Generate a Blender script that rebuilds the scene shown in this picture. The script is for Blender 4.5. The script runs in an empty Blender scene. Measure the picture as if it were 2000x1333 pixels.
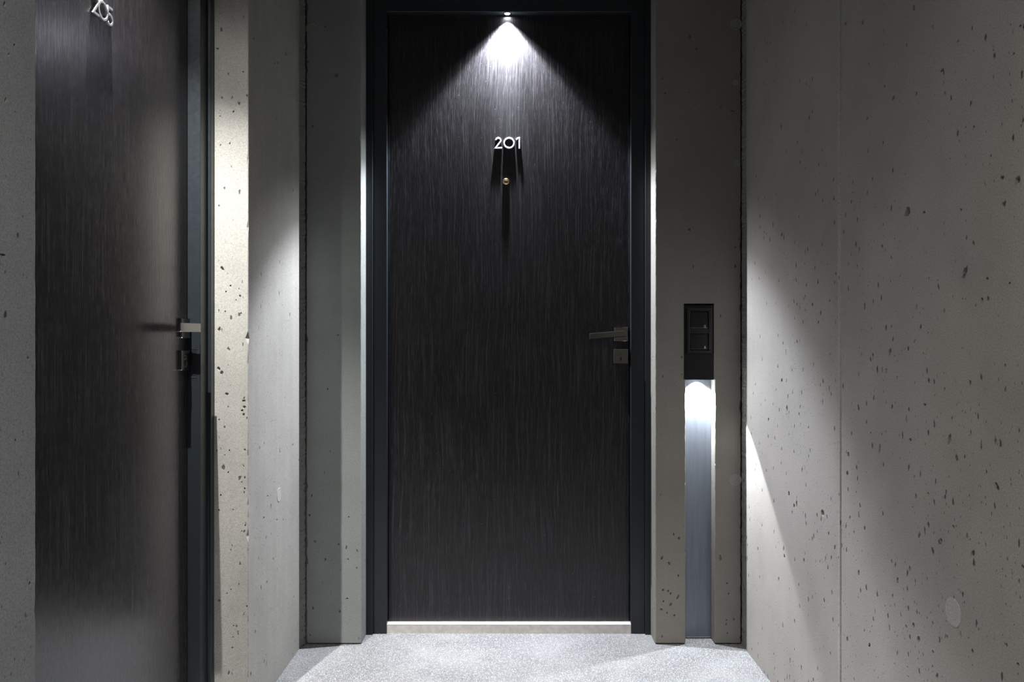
import bpy, bmesh, math, random
from mathutils import Vector, geometry
R = random.Random(7)
F = 1570.0; CX = 1002.0; HY = 680.0; HC = 1.0386

# ------------------------------------------------------------------ camera, world, lights
scene = bpy.context.scene
cam_d = bpy.data.cameras.new('camera'); cam = bpy.data.objects.new('camera', cam_d)
scene.collection.objects.link(cam); scene.camera = cam
cam.location = (0, 0, HC); cam.rotation_euler = (math.radians(90), 0, 0)
cam_d.sensor_width = 36; cam_d.lens = 36 * F / 2000
cam_d.shift_x = -0.001; cam_d.shift_y = 0.00675; cam_d.clip_start = 0.02
w = bpy.data.worlds.new('world'); scene.world = w; w.use_nodes = True
w.node_tree.nodes['Background'].inputs[0].default_value = (0.5, 0.55, 0.6, 1)
w.node_tree.nodes['Background'].inputs[1].default_value = 0.0
vs = scene.view_settings
vs.view_transform = 'Standard'; vs.look = 'None'; vs.gamma = 1; vs.exposure = 1.08
vs.use_curve_mapping = False

def area_light(name, loc, rot, sx, sy, power, col):
    d = bpy.data.lights.new(name, 'AREA'); d.shape = 'RECTANGLE'; d.size = sx; d.size_y = sy
    d.energy = power; d.color = col
    o = bpy.data.objects.new(name, d); scene.collection.objects.link(o)
    o.location = loc; o.rotation_euler = rot
    return o
def spot_light(name, loc, power, half, blend, col, radius=0.006, rot=(0, 0, 0)):
    d = bpy.data.lights.new(name, 'SPOT'); d.energy = power; d.spot_size = math.radians(2 * half)
    d.spot_blend = blend; d.color = col; d.shadow_soft_size = radius
    o = bpy.data.objects.new(name, d); scene.collection.objects.link(o)
    o.location = loc; o.rotation_euler = rot
    return o
COOL = (0.88, 0.93, 1.0)
# area fill added out of view under the ceiling, for weak ambient light
area_light('corridor_fill', (0.05, -1.2, 2.70), (math.radians(8), 0, 0), 1.4, 1.8, 1.2, (1.0, 0.97, 0.93))
for x, y in ((-0.15, 0.2), (0.15, -1.3)):                      # added overhead fill spots, out of view; floor bounce lifts the lower walls
    spot_light('corridor_fill_spot', (x, y, 2.6), 50, 68, 1.0, (1.0, 0.97, 0.93), 0.02)
# the spotlights in the heads of the two door frames, and the one in the niche
LAMP1 = (-0.0206, 2.9325, 2.2455)
LAMP2 = (-0.8570, 1.735, 2.2455)
LAMP3 = (0.655, 2.8445, 0.938)
spot_light('door_spot', LAMP1, 98, 44.5, 0.30, (0.86, 0.90, 1.0), 0.004)
spot_light('door_spot_core', LAMP1, 95, 14, 1.0, (0.86, 0.90, 1.0), 0.004)
spot_light('door_spot_halo', LAMP1, 85, 52, 1.0, (0.92, 0.95, 1.0), 0.006)
spot_light('door_spot', LAMP2, 165, 46, 0.90, (1.0, 0.985, 0.95), 0.004)
spot_light('door_spot_core', LAMP2, 70, 14, 1.0, (0.93, 0.92, 1.0), 0.004)
spot_light('door_spot_halo', LAMP2, 12, 66, 1.0, (1.0, 0.985, 0.95), 0.006)
spot_light('niche_spot', LAMP3, 25.0, 47, 0.12, (0.90, 0.95, 1.0), 0.003)

# ------------------------------------------------------------------ helpers
def link(o, parent=None):
    scene.collection.objects.link(o)
    if parent is not None: o.parent = parent
    return o
def empty(name, loc=(0, 0, 0)):
    o = bpy.data.objects.new(name, None); o.empty_display_size = 0.05; o.location = loc
    return link(o)
def tag(o, label=None, cat=None, group=None, kind=None):
    if label: o['label'] = label
    if cat: o['category'] = cat
    if group: o['group'] = group
    if kind: o['kind'] = kind
    return o
def obj(name, bm, mat, parent=None, smooth=False, origin=None):
    """link bm (world coordinates) as one object; origin = world point of its origin"""
    base = Vector((0, 0, 0))
    if parent is not None:
        q = parent
        while q is not None: base += q.location; q = q.parent
    org = Vector(origin) if origin is not None else base
    bmesh.ops.translate(bm, vec=-org, verts=bm.verts)
    bmesh.ops.recalc_face_normals(bm, faces=bm.faces) if smooth != 'keep' else None
    me = bpy.data.meshes.new(name); bm.to_mesh(me); bm.free()
    if smooth is True:
        for p in me.polygons: p.use_smooth = True
    me.materials.append(mat)
    o = bpy.data.objects.new(name, me); o.location = org - base
    return link(o, parent)
def box(bm, x0, x1, y0, y1, z0, z1, bev=0.0, seg=2):
    r = bmesh.ops.create_cube(bm, size=1.0)
    vs_ = r['verts']
    for v in vs_:
        v.co = Vector(((x0 + x1) / 2 + v.co.x * (x1 - x0), (y0 + y1) / 2 + v.co.y * (y1 - y0), (z0 + z1) / 2 + v.co.z * (z1 - z0)))
    if bev > 0:
        es = list({e for v in vs_ for e in v.link_edges})
        bmesh.ops.bevel(bm, geom=es, offset=bev, segments=seg, affect='EDGES', profile=0.5)
    return vs_
def prism(bm, pts, lift, axis):
    """closed 2D polygon pts (u,v) extruded; lift((u,v),d) -> 3D, d in axis=(d0,d1)"""
    a = [bm.verts.new(lift(p, axis[0])) for p in pts]
    b = [bm.verts.new(lift(p, axis[1])) for p in pts]
    n = len(pts)
    bm.faces.new(a); bm.faces.new(list(reversed(b)))
    for i in range(n):
        j = (i + 1) % n
        bm.faces.new((a[i], b[i], b[j], a[j]))
def rings(bm, rr, closed_ends=True):
    """list of rings of 3D points -> lofted surface"""
    R_ = [[bm.verts.new(p) for p in ring] for ring in rr]
    n = len(R_[0])
    for k in range(len(R_) - 1):
        for i in range(n):
            j = (i + 1) % n
            bm.faces.new((R_[k][i], R_[k][j], R_[k + 1][j], R_[k + 1][i]))
    if closed_ends:
        bm.faces.new(R_[0]); bm.faces.new(list(reversed(R_[-1])))

# ------------------------------------------------------------------ materials
def newmat(name):
    m = bpy.data.materials.new(name); m.use_nodes = True
    nt = m.node_tree; return m, nt, nt.nodes['Principled BSDF']
def N(nt, t, **kw):
    n = nt.nodes.new(t)
    for k, v in kw.items():
        if hasattr(n, k): setattr(n, k, v)
        else: n.inputs[k.replace('_', ' ')].default_value = v
    return n
def math_(nt, op, a, b=None, clamp=False):
    n = nt.nodes.new('ShaderNodeMath'); n.operation = op; n.use_clamp = clamp
    for i, v in enumerate((a, b)):
        if v is None: continue
        if isinstance(v, (int, float)): n.inputs[i].default_value = v
        else: nt.links.new(v, n.inputs[i])
    return n.outputs[0]
def mapped(nt, scale, loc=(0, 0, 0)):
    g = nt.nodes.new('ShaderNodeNewGeometry'); mp = nt.nodes.new('ShaderNodeMapping')
    mp.inputs['Scale'].default_value = scale; mp.inputs['Location'].default_value = loc
    nt.links.new(g.outputs['Position'], mp.inputs['Vector']); return mp.outputs[0]
def noise(nt, vec, scale, detail=3, rough=0.55, dist=0.0):
    n = N(nt, 'ShaderNodeTexNoise'); n.inputs['Scale'].default_value = scale
    n.inputs['Detail'].default_value = detail; n.inputs['Roughness'].default_value = rough
    n.inputs['Distortion'].default_value = dist
    nt.links.new(vec, n.inputs['Vector']); return n.outputs[0]
def remap(nt, v, a, b, c=0.0, d=1.0):
    n = nt.nodes.new('ShaderNodeMapRange'); n.clamp = True
    for i, x in zip((1, 2, 3, 4), (a, b, c, d)): n.inputs[i].default_value = x
    nt.links.new(v, n.inputs[0]); return n.outputs[0]
def mix(nt, f, c1, c2):
    n = nt.nodes.new('ShaderNodeMix'); n.data_type = 'RGBA'
    for s, v in ((0, f), (6, c1), (7, c2)):
        if isinstance(v, (int, float)): n.inputs[s].default_value = v
        elif isinstance(v, tuple): n.inputs[s].default_value = (*v, 1)
        else: nt.links.new(v, n.inputs[s])
    return n.outputs[2]

def concrete(name, col, pore=1.0, streak=0.10, seed=0.0, low=0.0):
    m, nt, b = newmat(name)
    P = mapped(nt, (1, 1, 1), (seed, seed * 1.7, 0))
    big = noise(nt, P, 2.6, 4, 0.6)
    mid = noise(nt, P, 14, 5, 0.62)
    fine = noise(nt, P, 330, 4, 0.75)
    st = noise(nt, mapped(nt, (22, 22, 0.9), (seed, 0, 0)), 1.0, 3, 0.5)
    hi = tuple(c * 1.16 for c in col); lo = tuple(c * 0.80 for c in col)
    c = mix(nt, remap(nt, big, 0.3, 0.7), lo, hi)
    c = mix(nt, math_(nt, 'MULTIPLY', remap(nt, mid, 0.3, 0.72), 0.5), c, tuple(x * 1.05 for x in col))
    c = mix(nt, math_(nt, 'MULTIPLY', remap(nt, st, 0.42, 0.66), streak), c, tuple(x * 1.5 for x in col))
    c = mix(nt, remap(nt, fine, 0.34, 0.60, 0.70, 0.0), c, tuple(x * 0.45 for x in col))
    gz = nt.nodes.new('ShaderNodeNewGeometry'); sz = nt.nodes.new('ShaderNodeSeparateXYZ'); nt.links.new(gz.outputs['Position'], sz.inputs[0])
    lowz = remap(nt, sz.outputs[2], 0.7, 1.8, 1.25, 0.35)
    # small air holes left by the formwork, longer than wide
    def pores(sc, thr, gate, dd):
        v = nt.nodes.new('ShaderNodeTexVoronoi'); v.feature = 'F1'; v.inputs['Scale'].default_value = sc
        v.inputs['Randomness'].default_value = 1.0
        wob = nt.nodes.new('ShaderNodeVectorMath'); wob.operation = 'ADD'
        nn = nt.nodes.new('ShaderNodeTexNoise'); nn.inputs['Scale'].default_value = sc * 2.2
        pos = mapped(nt, (1, 1, 0.55), (seed + dd, dd, dd * 2))
        nt.links.new(pos, nn.inputs['Vector'])
        sm = nt.nodes.new('ShaderNodeVectorMath'); sm.operation = 'SCALE'; sm.inputs['Scale'].default_value = 0.5 / sc
        nt.links.new(nn.outputs['Color'], sm.inputs[0])
        nt.links.new(pos, wob.inputs[0]); nt.links.new(sm.outputs[0], wob.inputs[1])
        nt.links.new(wob.outputs[0], v.inputs['Vector'])
        sep = nt.nodes.new('ShaderNodeSeparateColor'); nt.links.new(v.outputs['Color'], sep.inputs[0])
        rad = remap(nt, sep.outputs[0], 0.0, 1.0, thr * 0.35, thr)
        inside = math_(nt, 'DIVIDE', math_(nt, 'SUBTRACT', rad, v.outputs['Distance']), thr * 0.35, True)
        clus = remap(nt, noise(nt, P, 2.3, 2), 0.40, 0.60, gate * 0.35, gate * 1.35)
        clus = math_(nt, 'MULTIPLY', clus, lowz)
        on = math_(nt, 'LESS_THAN', sep.outputs[1], clus)
        return math_(nt, 'MULTIPLY', inside, on)
    p1 = pores(95, 0.30, 0.55 * pore, 0.0)
    p2 = pores(44, 0.19, 0.75 * pore, 3.1)
    pm = math_(nt, 'MAXIMUM', p1, p2)
    c = mix(nt, math_(nt, 'MULTIPLY', pm, 0.86), c, tuple(x * 0.10 for x in col))
    nt.links.new(c, b.inputs['Base Color'])
    b.inputs['Roughness'].default_value = 0.78; b.inputs['Specular IOR Level'].default_value = 0.25
    h = math_(nt, 'ADD', math_(nt, 'MULTIPLY', fine, 0.25), math_(nt, 'MULTIPLY', mid, 0.5))
    h = math_(nt, 'SUBTRACT', h, math_(nt, 'MULTIPLY', pm, 1.3))
    bp = nt.nodes.new('ShaderNodeBump'); bp.inputs['Strength'].default_value = 0.55; bp.inputs['Distance'].default_value = 0.0016
    nt.links.new(h, bp.inputs['Height']); nt.links.new(bp.outputs[0], b.inputs['Normal'])
    return m

def wood(name, base, line, sx, wav, rough, amt, seed, spec=0.5, bmp=0.45):
    m, nt, b = newmat(name)
    P = mapped(nt, (1, 1, 1), (seed, seed, seed))
    warp = noise(nt, mapped(nt, (7, 7, 1.7), (seed, 0, 0)), 1.0, 3, 0.5)
    g = nt.nodes.new('ShaderNodeNewGeometry'); sp = nt.nodes.new('ShaderNodeSeparateXYZ')
    nt.links.new(g.outputs['Position'], sp.inputs[0])
    h = math_(nt, 'ADD', sp.outputs[0], sp.outputs[1])
    h = math_(nt, 'ADD', h, math_(nt, 'MULTIPLY', warp, wav))
    cb = nt.nodes.new('ShaderNodeCombineXYZ')
    nt.links.new(math_(nt, 'MULTIPLY', h, sx), cb.inputs[0]); nt.links.new(math_(nt, 'MULTIPLY', sp.outputs[2], 3.6), cb.inputs[2])
    cb2 = nt.nodes.new('ShaderNodeCombineXYZ')
    nt.links.new(math_(nt, 'MULTIPLY', h, sx * 2.6), cb2.inputs[0]); nt.links.new(math_(nt, 'MULTIPLY', sp.outputs[2], 22), cb2.inputs[2])
    n1 = noise(nt, cb.outputs[0], 1.0, 3, 0.6); n2 = noise(nt, cb2.outputs[0], 1.0, 3, 0.7)
    l1 = remap(nt, n1, 0.50, 0.64); l2 = remap(nt, n2, 0.50, 0.66)
    ln = math_(nt, 'ADD', math_(nt, 'MULTIPLY', l1, 0.45), math_(nt, 'MULTIPLY', l2, 0.55))
    sm = noise(nt, P, 3.0, 3)
    c = mix(nt, math_(nt, 'MULTIPLY', ln, amt), base, line)
    # a few pale specks of dust
    v = nt.nodes.new('ShaderNodeTexVoronoi'); v.inputs['Scale'].default_value = 60
    nt.links.new(P, v.inputs['Vector'])
    se = nt.nodes.new('ShaderNodeSeparateColor'); nt.links.new(v.outputs['Color'], se.inputs[0])
    dust = math_(nt, 'MULTIPLY', math_(nt, 'LESS_THAN', v.outputs['Distance'], 0.07), math_(nt, 'LESS_THAN', se.outputs[0], 0.12))
    c = mix(nt, math_(nt, 'MULTIPLY', dust, 0.35), c, (0.3, 0.3, 0.3))
    nt.links.new(c, b.inputs['Base Color'])
    nt.links.new(remap(nt, math_(nt, 'ADD', math_(nt, 'MULTIPLY', sm, 0.4), math_(nt, 'MULTIPLY', ln, 0.5)), 0.1, 0.8, rough - 0.05, rough + 0.14), b.inputs['Roughness'])
    bp = nt.nodes.new('ShaderNodeBump'); bp.inputs['Strength'].default_value = bmp; bp.inputs['Distance'].default_value = 0.0005
    nt.links.new(ln, bp.inputs['Height']); nt.links.new(bp.outputs[0], b.inputs['Normal'])
    b.inputs['Specular IOR Level'].default_value = spec
    return m

def plain(name, col, rough, metal=0.0, bump=0.0, bscale=300, vary=0.12, spec=0.5, stretch=(1, 1, 1)):
    m, nt, b = newmat(name)
    P = mapped(nt, stretch)
    n = noise(nt, P, bscale, 3)
    c = mix(nt, remap(nt, n, 0.3, 0.7), tuple(x * (1 - vary) for x in col), tuple(x * (1 + vary) for x in col))
    nt.links.new(c, b.inputs['Base Color'])
    b.inputs['Metallic'].default_value = metal; b.inputs['Specular IOR Level'].default_value = spec
    nt.links.new(remap(nt, noise(nt, P, bscale * 0.2, 3), 0.3, 0.7, rough * 0.85, rough * 1.15), b.inputs['Roughness'])
    if bump:
        bp = nt.nodes.new('ShaderNodeBump'); bp.inputs['Strength'].default_value = bump; bp.inputs['Distance'].default_value = 0.0004
        nt.links.new(n, bp.inputs['Height']); nt.links.new(bp.outputs[0], b.inputs['Normal'])
    return m
def emitter(name, col, s):
    m, nt, b = newmat(name)
    b.inputs['Base Color'].default_value = (0.8, 0.8, 0.8, 1)
    b.inputs['Emission Color'].default_value = (*col, 1); b.inputs['Emission Strength'].default_value = s
    return m

M = {}
M['conc_right'] = concrete('warm_grey_concrete', (0.335, 0.315, 0.292), 1.25, 0.05, 0.0)
M['conc_left'] = concrete('pale_grey_concrete', (0.35, 0.34, 0.315), 0.6, 0.14, 4.2)
M['conc_near'] = concrete('cool_grey_concrete', (0.27, 0.285, 0.285), 0.5, 0.08, 9.2)
M['conc_pier_l'] = concrete('greenish_grey_concrete', (0.25, 0.265, 0.255), 0.5, 0.04, 12.0)
M['conc_pier_r'] = concrete('brownish_grey_concrete', (0.25, 0.235, 0.212), 0.7, 0.04, 21.0)
M['plug'] = concrete('pale_plug_mortar', (0.44, 0.43, 0.41), 0.2, 0.0, 55.0)
M['plug_dim'] = concrete('grey_plug_mortar', (0.29, 0.285, 0.27), 0.2, 0.0, 56.0)
M['mortar'] = concrete('dirty_mortar', (0.20, 0.20, 0.19), 1.6, 0.2, 31.0)
M['wood_near'] = wood('black_oak_fine', (0.011, 0.0098, 0.0105), (0.060, 0.054, 0.060), 330, 0.004, 0.25, 0.6, 3.0, 0.72, 0.10)
M['wood_far'] = wood('black_oak_veined', (0.0072, 0.0066, 0.0076), (0.064, 0.059, 0.070), 190, 0.055, 0.34, 0.55, 0.0, 0.40)
M['frame'] = plain('blue_black_painted_steel', (0.013, 0.0165, 0.020), 0.34, 0.0, 0.1, 500, 0.1, 0.4)
M['steel'] = plain('brushed_steel', (0.20, 0.195, 0.19), 0.18, 1.0, 0.0, 900, 0.03)
M['digit'] = plain('satin_aluminium', (0.78, 0.78, 0.80), 0.30, 0.6, 0.1, 900, 0.04)
M['digit_dark'] = plain('polished_steel', (0.62, 0.62, 0.64), 0.32, 0.8, 0, 900, 0.04)
M['brass'] = plain('polished_brass', (0.85, 0.68, 0.36), 0.18, 1.0, 0, 400, 0.05)
M['glass_dark'] = plain('dark_lens', (0.02, 0.02, 0.02), 0.06, 0, 0, 300, 0.1)
M['black'] = plain('black_plastic', (0.006, 0.006, 0.0075), 0.38, 0, 0.0, 600, 0.1, 0.3)
M['black_gloss'] = plain('black_satin_plastic', (0.008, 0.008, 0.009), 0.20, 0, 0.0, 600, 0.1, 0.6)
M['black2'] = plain('black_strike_plate', (0.004, 0.005, 0.008), 0.45, 0, 0.0, 600)
M['icon'] = plain('pale_print', (0.55, 0.55, 0.55), 0.5)
M['thresh'] = plain('pale_stone_threshold', (0.55, 0.52, 0.49), 0.5, 0, 0.2, 60, 0.14)
M['alu'] = plain('blue_grey_anodised_plate', (0.16, 0.18, 0.21), 0.40, 0.5, 0.1, 140, 0.08, stretch=(1, 1, 0.06))
M['ceil'] = concrete('ceiling_concrete', (0.25, 0.25, 0.25), 0.5, 0.0, 41)
M['led'] = emitter('lit_led_lens', (0.9, 0.94, 1.0), 60)
M['led3'] = emitter('lit_niche_lens', (0.9, 0.95, 1.0), 30)

# carpet: short loops in slanting rows
def carpet():
    m, nt, b = newmat('grey_loop_carpet')
    g = nt.nodes.new('ShaderNodeMapping'); ge = nt.nodes.new('ShaderNodeNewGeometry')
    g.inputs['Rotation'].default_value = (0, 0, math.radians(24)); g.inputs['Scale'].default_value = (1, 0.62, 1)
    nt.links.new(ge.outputs['Position'], g.inputs['Vector'])
    v = nt.nodes.new('ShaderNodeTexVoronoi'); v.inputs['Scale'].default_value = 290; v.inputs['Randomness'].default_value = 0.6
    nt.links.new(g.outputs[0], v.inputs['Vector'])
    hgt = remap(nt, v.outputs['Distance'], 0.0, 0.62, 1.0, 0.0)
    se = nt.nodes.new('ShaderNodeSeparateColor'); nt.links.new(v.outputs['Color'], se.inputs[0])
    big = noise(nt, mapped(nt, (1, 1, 1)), 5, 3)
    c = mix(nt, se.outputs[0], (0.24, 0.242, 0.245), (0.48, 0.48, 0.48))
    c = mix(nt, remap(nt, hgt, 0.12, 0.48, 0.78, 0.0), c, (0.10, 0.10, 0.105))
    c = mix(nt, remap(nt, big, 0.4, 0.7, 0.0, 0.25), c, (0.42, 0.42, 0.42))
    nt.links.new(c, b.inputs['Base Color']); b.inputs['Roughness'].default_value = 0.95
    b.inputs['Specular IOR Level'].default_value = 0.1
    bp = nt.nodes.new('ShaderNodeBump'); bp.inputs['Strength'].default_value = 0.9; bp.inputs['Distance'].default_value = 0.003
    nt.links.new(hgt, bp.inputs['Height']); nt.links.new(bp.outputs[0], b.inputs['Normal'])
    return m
M['carpet'] = carpet()

# ------------------------------------------------------------------ concrete walls with chipped arrises and real air holes
def chipfun(seed, amp, base=0.0022, rate=0.05):
    r = random.Random(seed); ev = []
    z = 0.0
    while z < 3.0:
        z += r.expovariate(1 / rate)
        ev.append((z, r.uniform(0.002, 0.008), r.uniform(0.25, 1.0) ** 2 * amp))
    def f(z):
        s = base + 0.0004 * math.sin(z * 61 + seed) + 0.0003 * math.sin(z * 173 + seed * 2)
        for c, w_, a in ev:
            if abs(z - c) < w_: s = max(s, base + a * (1 - abs(z - c) / w_))
        return s
    return f
ZMAX = 2.75
def wall(bm, plan, z0, z1, corner=None, pits=None, nz=160, flip=False):
    """plan: polyline of (x,y). corner: {i: chip function} for inner plan points. pits: {seg: [(s, z, rs, rz, tilt, depth)]}"""
    corner = corner or {}; pits = pits or {}
    zs = [z0 + (z1 - z0) * k / nz for k in range(nz + 1)]
    n = len(plan); edgeverts = {}
    for i in range(n - 1):
        a = Vector(plan[i]); b = Vector(plan[i + 1]); L = (b - a).length; d = (b - a) / L
        nrm = Vector((d.y, -d.x)) * (-1 if flip else 1)              # outwards
        rough = (i in corner) or ((i + 1) in corner)
        zz = zs if rough else [z0, z1]
        le = [(corner[i](z) if i in corner else 0.0, z) for z in zz]
        re = [(L - (corner[i + 1](z) if (i + 1) in corner else 0.0), z) for z in zz]
        pts = [Vector(p) for p in re] + [Vector(p) for p in reversed(le)]      # counter-clockwise
        nb = len(pts)
        loops = [list(range(nb))]
        holes = []
        for (s, z, rs, rz, tilt, dep) in pits.get(i, []):
            if not z0 + rz + .004 < z < z1 - rz - .004: continue
            r = random.Random(int(s * 9999 + z * 777)); k = 12; ring = []
            for q in range(k):
                an = 2 * math.pi * q / k; rr = r.uniform(0.72, 1.15)
                u = rs * rr * math.cos(an); v_ = rz * rr * math.sin(an)
                ring.append(Vector((s + u * math.cos(tilt) - v_ * math.sin(tilt), z + u * math.sin(tilt) + v_ * math.cos(tilt))))
            st = len(pts); pts += ring; loops.append(list(range(st, st + k))); holes.append((ring, dep))
        V2, E, Fc, ov, oe, of = geometry.delaunay_2d_cdt(pts, [], loops, 0, 1e-6)
        def up(p, dep=0.0):
            q = a + d * p[0] - nrm * dep
            return Vector((q.x, q.y, p[1]))
        vv = [bm.verts.new(up(p)) for p in V2]
        for fi, f in enumerate(Fc):
            ids = of[fi]
            if 0 in ids and all(x == 0 for x in ids):
                try: bm.faces.new([vv[x] for x in f])
                except ValueError: pass
        for ring, dep in holes:
            c = sum(ring, Vector((0, 0))) / len(ring)
            r0 = [bm.verts.new(up(p)) for p in ring]
            r1 = [bm.verts.new(up(c + (p - c) * 0.85, dep)) for p in ring]
            ce = bm.verts.new(up(c, dep * 1.4)); k = len(ring)
            for q in range(k):
                j = (q + 1) % k
                bm.faces.new((r0[q], r0[j], r1[j], r1[q])); bm.faces.new((r1[q], r1[j], ce))
        edgeverts[i] = ([up(p) for p in le], [up(p) for p in re])
    for i in corner:
        A = edgeverts[i - 1][1]; B = edgeverts[i][0]
        va = [bm.verts.new(p) for p in A]; vb = [bm.verts.new(p) for p in B]
        for k in range(len(va) - 1):
            bm.faces.new((va[k], vb[k], vb[k + 1], va[k + 1]))

def on_x_wall(px, py, X):                      # a photo pixel on a wall at x = X -> (y, z) on that wall
    y = F * X / (px - CX); return y, HC + (HY - py) * y / F
def on_y_wall(px, py, Y):
    return (px - CX) * Y / F, HC + (HY - py) * Y / F

XL, XR, YP = -0.737, 0.800, 2.815
# --- right wall
wr = empty('wall_right'); tag(wr, 'grey concrete side wall pitted with dark air holes', None, None, 'structure')
YJ = 1.969
right_pits_px = [(1772,415,12,20,.3),(1884,534,8,32,-.45),(1957,348,8,12,.2),(1987,352,10,20,-.6),(1840,137,8,7,0),(1918,587,6,13,.1),
 (1738,688,5,22,-.4),(1705,697,3,15,0),(1947,952,9,21,.3),(1900,1082,6,18,-.5),(1753,1134,4,16,.1),(1854,858,7,26,-.3),(1718,876,4,20,-.2),
 (1745,191,5,10,0),(1652,44,5,10,0),(1685,43,4,12,.2),(1785,15,4,16,.3),(1806,791,6,7,0),(1862,1030,6,9,-.3),(1838,1057,5,13,-.2),
 (1889,1048,4,12,0),(1997,1108,6,12,0),(1805,415,6,6,0),(1877,410,5,6,0),(1567,295,5,6,.2),(1607,1003,7,14,-.2),(1790,600,4,10,0),
 (1844,608,4,10,-.2),(1526,247,3,13,0),(1731,725,4,12,-.3),(1752,738,3,8,0),(1657,888,4,12,0),(1677,798,4,9,0),(1676,794,3,8,0),
 (1845,760,4,6,.5),(1778,860,5,8,.1),(1655,925,5,10,0),(1789,970,4,11,0),(1813,965,4,8,0),(1777,1111,4,14,0),(1677,1119,4,12,-.2),
 (1784,1222,5,11,0),(1794,1249,5,14,-.4),(1966,1261,5,9,0),(1988,1298,6,7,0),(1822,1274,5,6,0),(1899,1273,5,10,-.4),(1527,458,4,7,0),
 (1630,551,3,7,0),(1575,557,3,7,0),(1587,595,3,7,0),(1527,743,4,7,.3),(1537,798,3,12,0),(1501,820,3,8,0),(1556,985,3,14,0),
 (1541,965,3,12,0),(1551,988,3,10,.2),(1532,1087,3,9,0),(1570,1095,3,9,.3),(1655,1250,4,14,0),(1698,1261,4,12,-.3),(1770,1225,4,8,-.2),
 (1963,714,4,7,0),(1928,545,5,8,0),(1972,554,5,6,0),(1980,105,5,5,0),(1993,50,5,5,0),(1871,80,4,6,0),(1822,52,3,10,0),(1771,87,3,8,0),
 (1790,183,4,8,0),(1902,248,4,7,0),(1935,305,4,7,0),(1728,168,4,5,0),(1695,295,3,9,0),(1666,355,3,9,0),(1628,351,3,9,0),(1694,231,4,6,0)]
def right_pits(y_hi, y_lo, plan_start):
    out = []
    for px, py, pw, ph, tilt in right_pits_px:
        y, z = on_x_wall(px, py, XR)
        if not (y_lo + 0.012 < y < y_hi - 0.012) or not 0.02 < z < 2.7: continue
        rs = 0.5 * pw * y * y / (F * XR); rz = 0.5 * ph * y / F
        out.append((plan_start - y, z, max(rs, .0016), max(rz, .002), tilt * 1.3, min(0.012, 1.3 * min(rs, rz) + .001)))
    return out
def wall_obj(name, plan, parent, mat, corner=None, pits=None, z0=0.0, z1=ZMAX, flip=False, nz=160):
    bm = bmesh.new(); wall(bm, plan, z0, z1, corner, pits, nz, flip)
    return obj(name, bm, mat, parent, 'keep')
A0, A1 = 2.757, YJ + 0.010
B0, B1 = YJ - 0.010, -5.0
wall_obj('panel', [(XR + .006, A0 + .010), (XR, A0), (XR, A1), (XR + 0.005, A1 - 0.002)], wr, M['conc_right'],
         {1: chipfun(5, 0.004, .002, .08), 2: chipfun(3, 0.002, .0012, .15)}, {1: right_pits(A0, A1, A0)})
wall_obj('panel', [(XR + 0.005, B0 + 0.002), (XR, B0), (XR, B1)], wr, M['conc_right'],
         {1: chipfun(4, 0.0025, .0012, .15)}, {1: right_pits(B0, B1, B0)})
bm = bmesh.new()
prism(bm, [(XR + .012, YJ + .011), (XR + .0022, YJ + .0095), (XR - .0018, YJ + .0068), (XR - .0018, YJ - .0060), (XR + .0022, YJ - .0095), (XR + .012, YJ - .011)],
      lambda p, d: (p[0], p[1], d), (0.0, ZMAX))
obj('joint_filler', bm, M['conc_left'], wr)
bm = bmesh.new(); box(bm, XR + .0122, XR + .15, B1, 3.1, 0, ZMAX); obj('backing', bm, M['conc_right'], wr)

# --- left wall: far column and near panel around the recess of the nearer door
wl = empty('wall_left'); tag(wl, 'grey concrete side wall on either side of the nearer door', None, None, 'structure')
YC, YN = 2.238, 1.2415
def lp(px, py, pw, ph, t=0):
    y, z = on_x_wall(px, py, XL); return (y - YC, z, max(.5 * pw * y * y / (F * -XL), .0016), .5 * ph * y / F, t, .0045)
def cf(px, py, pw, ph, t=0):
    x, z = on_y_wall(px, py, YC); return (x + 0.87, z, .5 * pw * YC / F, .5 * ph * YC / F, t, .0045)
far_col = [(-0.87, YC), (XL, YC), (XL, 2.771)]
pc = {0: [cf(*q) for q in [(434,525,6,12,.5),(450,558,4,4),(441,570,3,4),(469,578,4,5),(461,586,3,3),(428,643,5,10,-.5),(440,609,3,4),(471,612,3,4),
      (427,720,6,9,.5),(433,728,6,9,-.5),(443,770,7,6),(476,783,8,5),(477,795,7,6),(473,802,5,5),(476,810,5,6),(428,820,3,4),(448,880,3,4),(478,879,4,4),
      (431,968,4,6),(446,923,3,4),(478,955,4,5),(428,997,4,5),(455,996,3,3),(478,933,3,6),(472,942,3,3),(472,1038,3,3),(479,1027,3,5),
      (428,1174,6,6),(451,1152,3,3),(482,1185,3,5),(456,1223,3,3),(455,1245,3,3),(454,1266,4,4),(425,95,5,4),(456,218,5,4,.5),(475,140,3,3),(449,280,3,4)]],
      1: [lp(*q) for q in [(537,122,3,7),(542,122,3,7),(558,103,3,8),(523,970,3,4),(515,1012,3,4),(541,1016,3,4),(572,870,2,8),(521,1138,2,6),(534,1092,2,5)]]}
wall_obj('column', far_col, wl, M['conc_left'], {1: chipfun(11, 0.008, .0015, .04)}, pc, flip=False)
near = [(XL, -5.0), (XL, YN), (-0.87, YN)]
def np_(px, py, pw, ph, t=0):
    y, z = on_x_wall(px, py, XL); return (y + 5.0, z, .5 * pw * y * y / (F * -XL), .5 * ph * y / F, t, .004)
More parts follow.
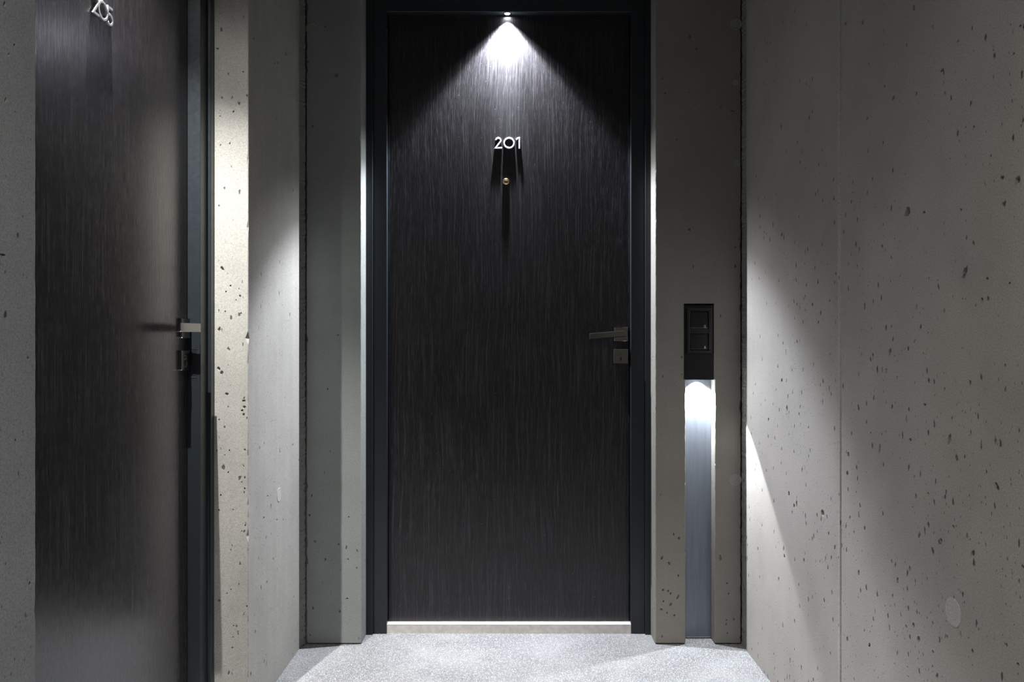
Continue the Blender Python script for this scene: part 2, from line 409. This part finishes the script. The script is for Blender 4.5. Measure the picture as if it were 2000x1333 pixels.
wall_obj('panel', near, wl, M['conc_near'], {1: chipfun(12, 0.0035, .0015, .12)},
         {0: [np_(*q) for q in [(11,195,4,14,-.4),(30,219,3,7),(9,8,5,14,-.5),(28,88,4,8),(17,107,3,9,-.2),(6,498,14,5,0),(55,700,4,10,.3),(58,1140,4,10,.3),(30,860,4,7)]]}, flip=False)
bm = bmesh.new(); box(bm, -1.1, -0.872, YC, 3.1, 0, ZMAX); obj('backing', bm, M['conc_left'], wl)
bm = bmesh.new(); box(bm, -1.1, -0.872, -5.0, YN, 0, ZMAX); obj('backing', bm, M['conc_left'], wl)
bm = bmesh.new(); box(bm, -0.96, XL, YN, YC, 2.345, ZMAX, .002, 1); obj('lintel', bm, M['conc_left'], wl)

# --- back wall: two piers and the lintel
wb = empty('wall_back'); tag(wb, 'concrete back wall with a pier on each side of the black door', None, None, 'structure')
XO0, XO1 = -0.532, 0.4985
def bp_(x0):
    def g(px, py, pw, ph, t=0):
        x, z = on_y_wall(px, py, YP); return (x - x0, z, .5 * pw * YP / F, .5 * ph * YP / F, t, .0045)
    return g
g = bp_(-0.7235)
wall_obj('pier', [(-0.7235, YP + .03), (-0.7235, YP), (XO0, YP), (XO0, 3.06)], wb, M['conc_pier_l'],
         {1: chipfun(21, 0.006, .002, .03), 2: chipfun(22, 0.0035, .0015, .09)},
         {1: [g(*q) for q in [(601,119,6,7),(657,147,7,9,.5),(700,150,3,3),(611,247,4,4),(605,1007,5,5),(615,1058,5,6),(681,1010,3,3),(680,1093,3,4),(678,1170,5,4),(636,52,3,3),(660,655,3,4),(640,760,3,3)]]}, z0=0.0045)
NX0, NX1, NY = 0.604, 0.7075, 2.872
RX1 = 0.806
rbm = bmesh.new()
def rp(plan, corner=None, pits=None, z0=0.0, z1=ZMAX): wall(rbm, plan, z0, z1, corner, pits)
g = bp_(XO1)
rp([(XO1, 3.06), (XO1, YP), (NX0, YP), (NX0, NY + .003)],
         {1: chipfun(31, 0.0035, .0018, .12), 2: chipfun(32, 0.004, .0018, .10)},
         {1: [g(*q) for q in [(1306,683,7,6,.4),(1307,1101,5,8,.6),(1293,1090,5,9,-.4),(1326,1052,5,6),(1325,1125,4,5),(1295,1153,5,5),(1305,1155,5,5),
              (1310,1160,4,6),(1324,1167,4,10,-.5),(1310,1181,5,8,-.4),(1292,1191,6,6,.5),(1317,1203,5,5),(1303,1198,3,4),(1296,1175,3,4),(1348,72,6,7),(1360,95,6,6)][:14]]},
         z0=0.0045, z1=0.928)
g = bp_(NX1)
rp([(NX1, NY + .003), (NX1, YP), (0.7980, YP), (0.7980, YP + .03)],
         {1: chipfun(33, 0.0035, .0018, .12), 2: chipfun(34, 0.006, .002, .03)},
         {1: [g(*q) for q in [(1407,1090,5,12,.2),(1425,733,4,5),(1423,1160,3,4),(1418,1220,4,5),(1420,1140,4,4)]]}, z0=0.0045, z1=0.928)
g = bp_(XO1)
PT = 1.1945
rp([(XO1, 3.06), (XO1, YP), (0.7980, YP), (0.7980, YP + .03)],
         {1: chipfun(31, 0.0035, .0018, .12), 2: chipfun(34, 0.006, .002, .03)},
         {1: [g(*q) for q in [(1348,72,5,7),(1360,95,5,6),(1431,217,8,5,-.5),(1294,154,4,4),(1299,182,4,4),(1322,273,4,3),(1345,180,3,3),(1408,208,3,4),(1357,206,4,3)]]}, z0=PT)
rp([(XO1, 3.06), (XO1, YP), (NX0 - .006, YP), (NX0 - .006, NY)], {1: chipfun(31, 0.0035, .0018, .12)}, None, z0=0.928, z1=PT)
rp([(NX1 - .004, NY), (NX1 - .004, YP), (0.7980, YP), (0.7980, YP + .03)], {2: chipfun(34, 0.006, .002, .03)}, None, z0=0.928, z1=PT)
obj('pier', rbm, M['conc_pier_r'], wb, 'keep')
bm = bmesh.new(); box(bm, NX0 - .006, NX1 - .004, YP + .0005, NY, PT - .0005, PT + .04); obj('niche_head', bm, M['conc_pier_r'], wb)
bm = bmesh.new(); box(bm, XO1 + .001, .95, NY, 3.1, 0, ZMAX); obj('backing', bm, M['conc_pier_r'], wb)
bm = bmesh.new(); box(bm, -1.0, XO0 - .001, YP + .03, 3.1, 0, ZMAX); obj('backing', bm, M['conc_pier_l'], wb)
bm = bmesh.new(); box(bm, XO0, XO1, YP + .001, 3.1, 2.345, ZMAX); obj('lintel', bm, M['conc_pier_l'], wb)
bm = bmesh.new(); box(bm, -1.0, 1.0, 3.06, 3.1, 0, ZMAX); obj('backing', bm, M['conc_pier_l'], wb)

# rough mortar fillets in the two inner corners
def fillet(name, xa, ya, xb, yb, xc, yc, seed):
    bm = bmesh.new(); r = random.Random(seed); rr = []
    for k in range(421):
        z = ZMAX * k / 420; j = r.uniform(-.0016, .0016); j2 = r.uniform(-.0006, .0006)
        rr.append([(xa, ya + j2, z), (xb + j, yb + j * .4, z), (xc, yc, z)])
    rings(bm, rr); o = obj(name, bm, M['mortar'])
    return tag(o, None, None, None, 'structure')
tag(fillet('trim_1', XL - .001, 2.770, -0.7262, 2.809, XL - .01, 2.845, 1), 'rough mortar strip in the left inner corner')
tag(fillet('trim_2', XR + .0035, 2.754, XR - .0002, 2.8095, XR + .012, 2.845, 2), 'rough mortar strip in the right inner corner')

# plugs of the formwork tie holes
def plug(bm_c, nrm, rad, parent, mat):
    bm = bmesh.new(); n = Vector(nrm); u = Vector((0, 0, 1)).cross(n); rr = []
    for (q, dd) in ((1.0, -.002), (1.0, .0006), (0.93, .0012), (0.80, .0002), (0.6, -.0002 + .0006)):
        rr.append([Vector(bm_c) + n * dd + (u * math.cos(a) + Vector((0, 0, 1)) * math.sin(a)) * rad * q for a in [2 * math.pi * k / 32 for k in range(32)]])
    rings(bm, rr)
    return obj('tie_hole_plug', bm, mat, parent, True)
y, z = on_x_wall(1862, 1197, XR); plug((XR, y, z), (-1, 0, 0), .0265, wr, M['plug'])
y, z = on_x_wall(545, 967, XL); plug((XL, y, z), (1, 0, 0), .0225, wl, M['plug'])
for px, py, r_, m_ in ((610, 56, .023, 'conc_pier_l'), (1438, 47, .021, 'conc_pier_r'), (1438, 320, .014, 'conc_pier_r'), (1436, 938, .023, 'conc_pier_r'),(1436,162,.012,'conc_pier_r')):
    x, z = on_y_wall(px, py, YP); plug((x, YP, z), (0, -1, 0), r_, wb, M['plug_dim'])

# floor, ceiling, wall behind the camera
bm = bmesh.new(); box(bm, -1.1, 1.0, -5.0, 3.1, -0.1, 0); fl = obj('floor', bm, M['carpet']); tag(fl, 'pale grey loop carpet floor', None, None, 'structure')
bm = bmesh.new(); box(bm, -1.1, 1.0, -5.0, 3.1, ZMAX, ZMAX + .1); tag(obj('ceiling', bm, M['ceil']), 'concrete ceiling', None, None, 'structure')
bm = bmesh.new(); box(bm, -1.1, 1.0, -5.1, -5.0, 0, ZMAX); tag(obj('wall_front', bm, M['ceil']), 'concrete wall behind the camera', None, None, 'structure')

# ------------------------------------------------------------------ doors
# a door is built in its own frame: u along the wall to the right, d out of the wall, z up
class Fr:
    def __init__(s, o, u, n): s.o = Vector(o); s.u = Vector(u); s.n = Vector(n)
    def __call__(s, u, d, z): return s.o + s.u * u + s.n * d + Vector((0, 0, z))
def fbox(bm, fr, u0, u1, d0, d1, z0, z1, bev=0.0, seg=2):
    r = bmesh.ops.create_cube(bm, size=1.0)['verts']
    for v in r:
        c = v.co.copy(); v.co = fr((u0 + u1) / 2 + c.x * (u1 - u0), (d0 + d1) / 2 + c.y * (d1 - d0), (z0 + z1) / 2 + c.z * (z1 - z0))
    if bev > 0:
        bmesh.ops.bevel(bm, geom=list({e for v in r for e in v.link_edges}), offset=bev, segments=seg, affect='EDGES', profile=0.5)
def arc(cx, cz, rx, rz, a0, a1, n):
    return [(cx + rx * math.cos(math.radians(a0 + (a1 - a0) * k / n)), cz + rz * math.sin(math.radians(a0 + (a1 - a0) * k / n))) for k in range(n + 1)]
def stroke(bm, fr, path, wdt, d0, d1, uo, zo, closed=False, bev=.0005):
    """ribbon of width wdt along path, thickness d0..d1"""
    P = [Vector(p) for p in path]; n = len(P); Lf, Rt = [], []
    for i in range(n):
        if closed: a = P[i - 1]; b = P[(i + 1) % n]; c = P[i]; t1 = (c - a).normalized(); t2 = (b - c).normalized()
        else:
            c = P[i]; t1 = (c - P[i - 1]).normalized() if i else (P[1] - c).normalized(); t2 = (P[i + 1] - c).normalized() if i < n - 1 else t1
        m = Vector((-(t1 + t2).y, (t1 + t2).x)).normalized(); k = wdt / 2 / max(0.35, m.dot(Vector((-t1.y, t1.x))))
        Lf.append((c + m * k, m * bev)); Rt.append((c - m * k, m * -bev))
    secs = []
    for i in range(n):
        (l, lb), (r, rb) = Lf[i], Rt[i]
        secs.append([bm.verts.new(fr(uo + q.x, dd, zo + q.y)) for q, dd in ((l, d0), (l, d1 - bev), (l - lb, d1), (r - rb, d1), (r, d1 - bev), (r, d0))])
    rng = range(n) if closed else range(n - 1)
    for i in rng:
        A, B = secs[i], secs[(i + 1) % n]
        for q in range(6):
            bm.faces.new((A[q], B[q], B[(q + 1) % 6], A[(q + 1) % 6]))
    if not closed:
        bm.faces.new(secs[0]); bm.faces.new(list(reversed(secs[-1])))
H = 0.0415; S = 0.0054
def digit_paths(ch):
    h = H; s = S / 2
    if ch == '0': return [(arc(0, h / 2, h / 2 - s, h / 2 - s, 0, 360, 36)[:-1], True)], h
    if ch == '2':
        p = arc(0, h - .0115, .0115 - s, .0115 - s, 172, -38, 16) + [(-.0125 + s, s), (.0135, s)]
        return [(p, False)], .029
    if ch == '1': return [([(-.0085, h * .80), (-.0005, h - s * .9), (.0035, h - s * .9), (.0035, 0)], False)], .018
    if ch == '5':
        p = [(.011, h - s), (-.0075, h - s), (-.0095, h * .56)] + arc(-.0005, .0135, .0135 - s, .0135 - s, 125, -140, 18)
        return [(p, False)], .028
def cyl(bm, fr, u, z, prof, n=24):
    rings(bm, [[fr(u + r * math.cos(2 * math.pi * k / n), d, z + r * math.sin(2 * math.pi * k / n)) for k in range(n)] for r, d in prof])

def build_door(name, label, fr, uL, uR, oL, oR, leafmat, number, du, dz, lever, lever_tilt, peep, zT, hz, lz, fl_l, fl_r, hu):
    """uL..uR leaf, oL..oR concrete opening; d=0 at the leaf face"""
    t = empty(name); tag(t, label, None, None, 'structure')
    z0 = 0.0366
    bm = bmesh.new(); fbox(bm, fr, uL, uR, -0.045, 0, z0, zT - .002, .0012, 2)
    leaf = obj('leaf', bm, leafmat, t)
    # frame: jambs and head with a proud outer flange
    g = .0035; MF, FF, BK = .0345, .0445, -.06
    def section(i, m, o):  # i inner, m main/flange step, o outer
        return [(i, BK), (i, MF - .001), (i + (m - i) * .02, MF), (m - (m - i) * .03, MF), (m, MF - .0015), (m, FF - .001), (m + (o - m) * .06, FF), (o, FF), (o, BK)]
    bm = bmesh.new()
    iL, iR = uL - g, uR + g; mL, mR = oL + fl_l, oR - fl_r
    zi, zm, zo = zT + .001, zT + .051, zT + .073
    for (i, m, o) in ((iL, mL, oL), (iR, mR, oR)):
        A = section(i, m, o); Hd = section(zi, zm, zo)
        rings(bm, [[fr(a, d, 0.0) for a, d in A], [fr(a, d, hd[0]) for (a, d), hd in zip(A, Hd)]])
    A, B, Hd = section(iL, mL, oL), section(iR, mR, oR), section(zi, zm, zo)
    rings(bm, [[fr(a[0], a[1], h[0]) for a, h in zip(A, Hd)], [fr(b[0], b[1], h[0]) for b, h in zip(B, Hd)]])
    frame = obj('frame', bm, M['frame'], t)
    bm = bmesh.new(); fbox(bm, fr, iR - .0005, iR + .004, .0025, .0245, lz - .047, lz + .0285 + .0, .0004, 1)
    obj('strike_plate', bm, M['black2'], frame)
    bm = bmesh.new(); fbox(bm, fr, iL + .0003, iR - .0003, -.05, .032, 0.0, z0 - .003, .0015, 2)
    obj('threshold', bm, M['thresh'], t)
    bm = bmesh.new(); fbox(bm, fr, iL + .0003, iR - .0003, -.05, -.0465, z0 - .003, zT); obj('rebate_seal', bm, M['black2'], t)
    # number
    for ch, uo in zip(number, du):
        ps, _ = digit_paths(ch); bm = bmesh.new()
        for p, cl in ps: stroke(bm, fr, p, S, .0002, .0048, uo, dz - H / 2, cl)
        obj('digit', bm, M['digit'] if peep else M['digit_dark'], leaf)
    # peephole
    if peep:
        bm = bmesh.new(); cyl(bm, fr, peep[0], peep[1], [(.0122, -.002), (.0122, .003), (.0105, .0052), (.0078, .0058), (.0062, .0050), (.0060, .003)], 28)
        pr = obj('peephole', bm, M['brass'], leaf, True)
    # handle: square rose, neck and flat bar lever
    ur = uR - .0035 - .026 + hu
    bm = bmesh.new(); fbox(bm, fr, ur - .026, ur + .026, 0, .009, hz - .026, hz + .026, .0018, 2)
    obj('handle_rose', bm, M['steel'], leaf)
    bm = bmesh.new()
    cyl(bm, fr, ur, hz, [(.0095, .009), (.0095, .013), (.0085, .014), (.0085, .034)], 20)
    uA, uB = ur + .0115, ur - .119; th = math.tan(lever_tilt)
    pts = []
    def lc(u): return hz - (ur - u) * th
    for d0, d1 in ((.034, .044),):
        vs_ = []
        r = bmesh.ops.create_cube(bm, size=1.0)['verts']
        for v in r:
            c = v.co.copy(); u = (uA + uB) / 2 + c.x * (uA - uB)
            v.co = fr(u, (d0 + d1) / 2 + c.y * (d1 - d0), lc(u) + .0015 + c.z * .0225)
        bmesh.ops.bevel(bm, geom=list({e for v in r for e in v.link_edges}), offset=.0018, segments=2, affect='EDGES', profile=.5)
    obj('lever', bm, M['steel'], leaf)
    # lock plate with profile cylinder
    bm = bmesh.new(); fbox(bm, fr, ur - .0275, ur + .026, 0, .009, lz - .0265, lz + .0265, .0012, 2)
    obj('lock_plate', bm, M['steel'], leaf)
    bm = bmesh.new()
    prof = arc(0, .007, .0083, .0083, -55, 235, 20) + [(-.0046, -.0165), (-.003, -.019), (.003, -.019), (.0046, -.0165)]
    prism(bm, prof, lambda p, d: fr(ur - .001 + p[0], d, lz + p[1]), (.009, .0112))
    cy = obj('lock_cylinder', bm, M['steel'], leaf)
    bm = bmesh.new(); fbox(bm, fr, ur - .002, ur, .0112, .0116, lz + .003, lz + .0115)
    fbox(bm, fr, ur - .0040, ur + .0020, .0112, .0116, lz - .016, lz - .003)
    obj('keyhole', bm, M['black2'], leaf)
    return t
f201 = Fr((0, 2.952, 0), (1, 0, 0), (0, -1, 0))
ux = lambda px: (px - CX) * 2.949 / F
hz1 = HC + (HY - 653) * 2.943 / F; lz1 = HC + (HY - 696.5) * 2.943 / F
build_door('door_1', 'black wood-grained door numbered 201 facing the camera', f201, -0.4549, 0.4249, XO0, XO1, M['wood_far'],
           '201', (ux(973.2), ux(994.2), ux(1012.6)), HC + (HY - 279.5) * 2.948 / F, True, math.radians(5), (ux(988.3), HC + (HY - 354.5) * 2.947 / F),
           2.2585, hz1, lz1, .024, .020, 0)
f205 = Fr((-0.8765, 0, 0), (0, 1, 0), (1, 0, 0))
build_door('door_2', 'black wood-grained door numbered 205 seen at a slant on the left', f205, YN + .075, 2.1625, YN, YC, M['wood_near'],
           '205', (1.6820, 1.7115, 1.7405), 1.757, True, math.radians(1), None, 2.2585, hz1 + .0015, lz1 - .0015, .024, .024, 0)

# recessed spotlights in the frame heads
def spotlight(p, r, label, mat):
    t = empty('recessed_spotlight', (p[0], p[1], p[2] + .0145)); tag(t, label, 'light', None)
    fr = Fr((p[0], p[1], 0), (1, 0, 0), (0, 1, 0)); top = p[2] + .0145
    bm = bmesh.new(); n = 28
    rings(bm, [[(p[0] + q * math.cos(2 * math.pi * k / n), p[1] + q * math.sin(2 * math.pi * k / n), z) for k in range(n)]
               for q, z in ((r, top), (r, top - .002), (r * .85, top - .003), (r * .72, top - .002), (r * .70, top))], False)
    obj('bezel', bm, M['steel'], t, True)
    bm = bmesh.new()
    rings(bm, [[(p[0] + q * math.cos(2 * math.pi * k / n), p[1] + q * math.sin(2 * math.pi * k / n), z) for k in range(n)]
               for q, z in ((r * .69, top), (r * .69, top - .001), (r * .5, top - .0026), (r * .2, top - .0034))])
    obj('lens', bm, mat, t, True)
    return t
spotlight(LAMP1, .0138, 'small lit spotlight set in the frame head above door 201', M['led'])
spotlight(LAMP2, .0138, 'small spotlight above door 205, just over the top edge of the photo', M['led'])

# ------------------------------------------------------------------ doorbell panel above the lit niche
fp = Fr((0, YP, 0), (1, 0, 0), (0, -1, 0))
X0, X1 = .5985, .7020
zt, zb = 1.188, .927
dp = empty('doorbell_panel', (.65, YP, zb)); tag(dp, 'black doorbell panel with two push buttons in the right pier above the lit niche', 'doorbell')
bm = bmesh.new(); fbox(bm, fp, X0, X1, -.030, -.0005, 1.020, zt, .001, 1); fbox(bm, fp, X0 + .001, X1 - .0005, -.012, -.0008, zb, 1.020, .0006, 1)
fbox(bm, fp, X0 + .001, X1 - .0005, -.052, -.012, zb + .026, 1.020)
obj('housing', bm, M['black'], dp)
def pz(py): return HC + (HY - py) * YP / F
def pxx(px): return (px - CX) * YP / F
def ring_frame(bm, fr, u0, u1, z0, z1, w_, d0, d1):
    for a in ((u0, u1, z0, z0 + w_), (u0, u1, z1 - w_, z1), (u0, u0 + w_, z0 + w_, z1 - w_), (u1 - w_, u1, z0 + w_, z1 - w_)):
        fbox(bm, fr, a[0], a[1], d0, d1, a[2], a[3], .0014, 1)
bm = bmesh.new()
u0, u1 = pxx(1341), pxx(1389)
ring_frame(bm, fp, u0, u1, pz(691), pz(603), .0105, -.0005, .0050)
fbox(bm, fp, u0 + .010, u1 - .010, -.0005, .0050, pz(652.5), pz(643), .0006, 1)
obj('cover_frame', bm, M['black_gloss'], dp)
for i, (ya, yb) in enumerate(((642.2, 611), (683.0, 653.6))):
    bm = bmesh.new()
    # slightly tilted rocker: the lower edge stands proud
    a, b = pxx(1348.5), pxx(1381.5); zl, zh = pz(ya), pz(yb)
    prism(bm, [(0.0, zh), (.0030, zh), (.0066, zl + .0026), (.0044, zl), (0.0, zl)], lambda p, d: fp(d, p[0], p[1]), (a, b))
    bt = obj('button', bm, M['black_gloss'], dp)
    bm = bmesh.new(); cu = pxx(1376); cz = pz(ya - 4.5); D = .0060, .0075
    if i == 0:
        stroke(bm, fp, [(-.0035, -.0035), (-.0023, -.0015), (-.0020, .0022), (0, .0044), (.0020, .0022), (.0023, -.0015), (.0035, -.0035)], .0009, D[0] - .001, D[1] - .0002, cu, cz, True, .0001)
        fbox(bm, fp, cu - .0008, cu + .0008, D[0] - .001, D[1] - .0002, cz - .0052, cz - .0042)
    else:
        prism(bm, [(-.0036, -.0034), (-.0020, -.0008), (-.0014, .0030), (0, .0044), (.0014, .0030), (.0020, -.0008), (.0036, -.0034)],
              lambda p, d: fp(cu + p[0], d, cz + p[1]), (D[0] - .001, D[1] - .0004))
        fbox(bm, fp, cu - .0008, cu + .0008, D[0] - .001, D[1] - .0003, cz - .0052, cz - .0040)
    obj('bell_symbol', bm, M['icon'], bt)
bm = bmesh.new(); n = 24
tz = LAMP3[2] + .014
rings(bm, [[(LAMP3[0] + q * math.cos(2 * math.pi * k / n), LAMP3[1] + q * math.sin(2 * math.pi * k / n), z_) for k in range(n)] for q, z_ in ((.011, tz), (.011, tz - .003), (.007, tz - .005))])
obj('lens', bm, M['led3'], dp, True)

# metal plate lining the niche
bm = bmesh.new(); fbox(bm, Fr((0, NY, 0), (1, 0, 0), (0, -1, 0)), NX0 + .0012, NX1 - .0012, .0002, .0025, .006, .95, .0005, 1)
mp_ = obj('metal_plate', bm, M['alu'], None, False, (.656, NY, .006)); tag(mp_, 'tall narrow blue-grey metal plate at the back of the lit niche', 'plate')
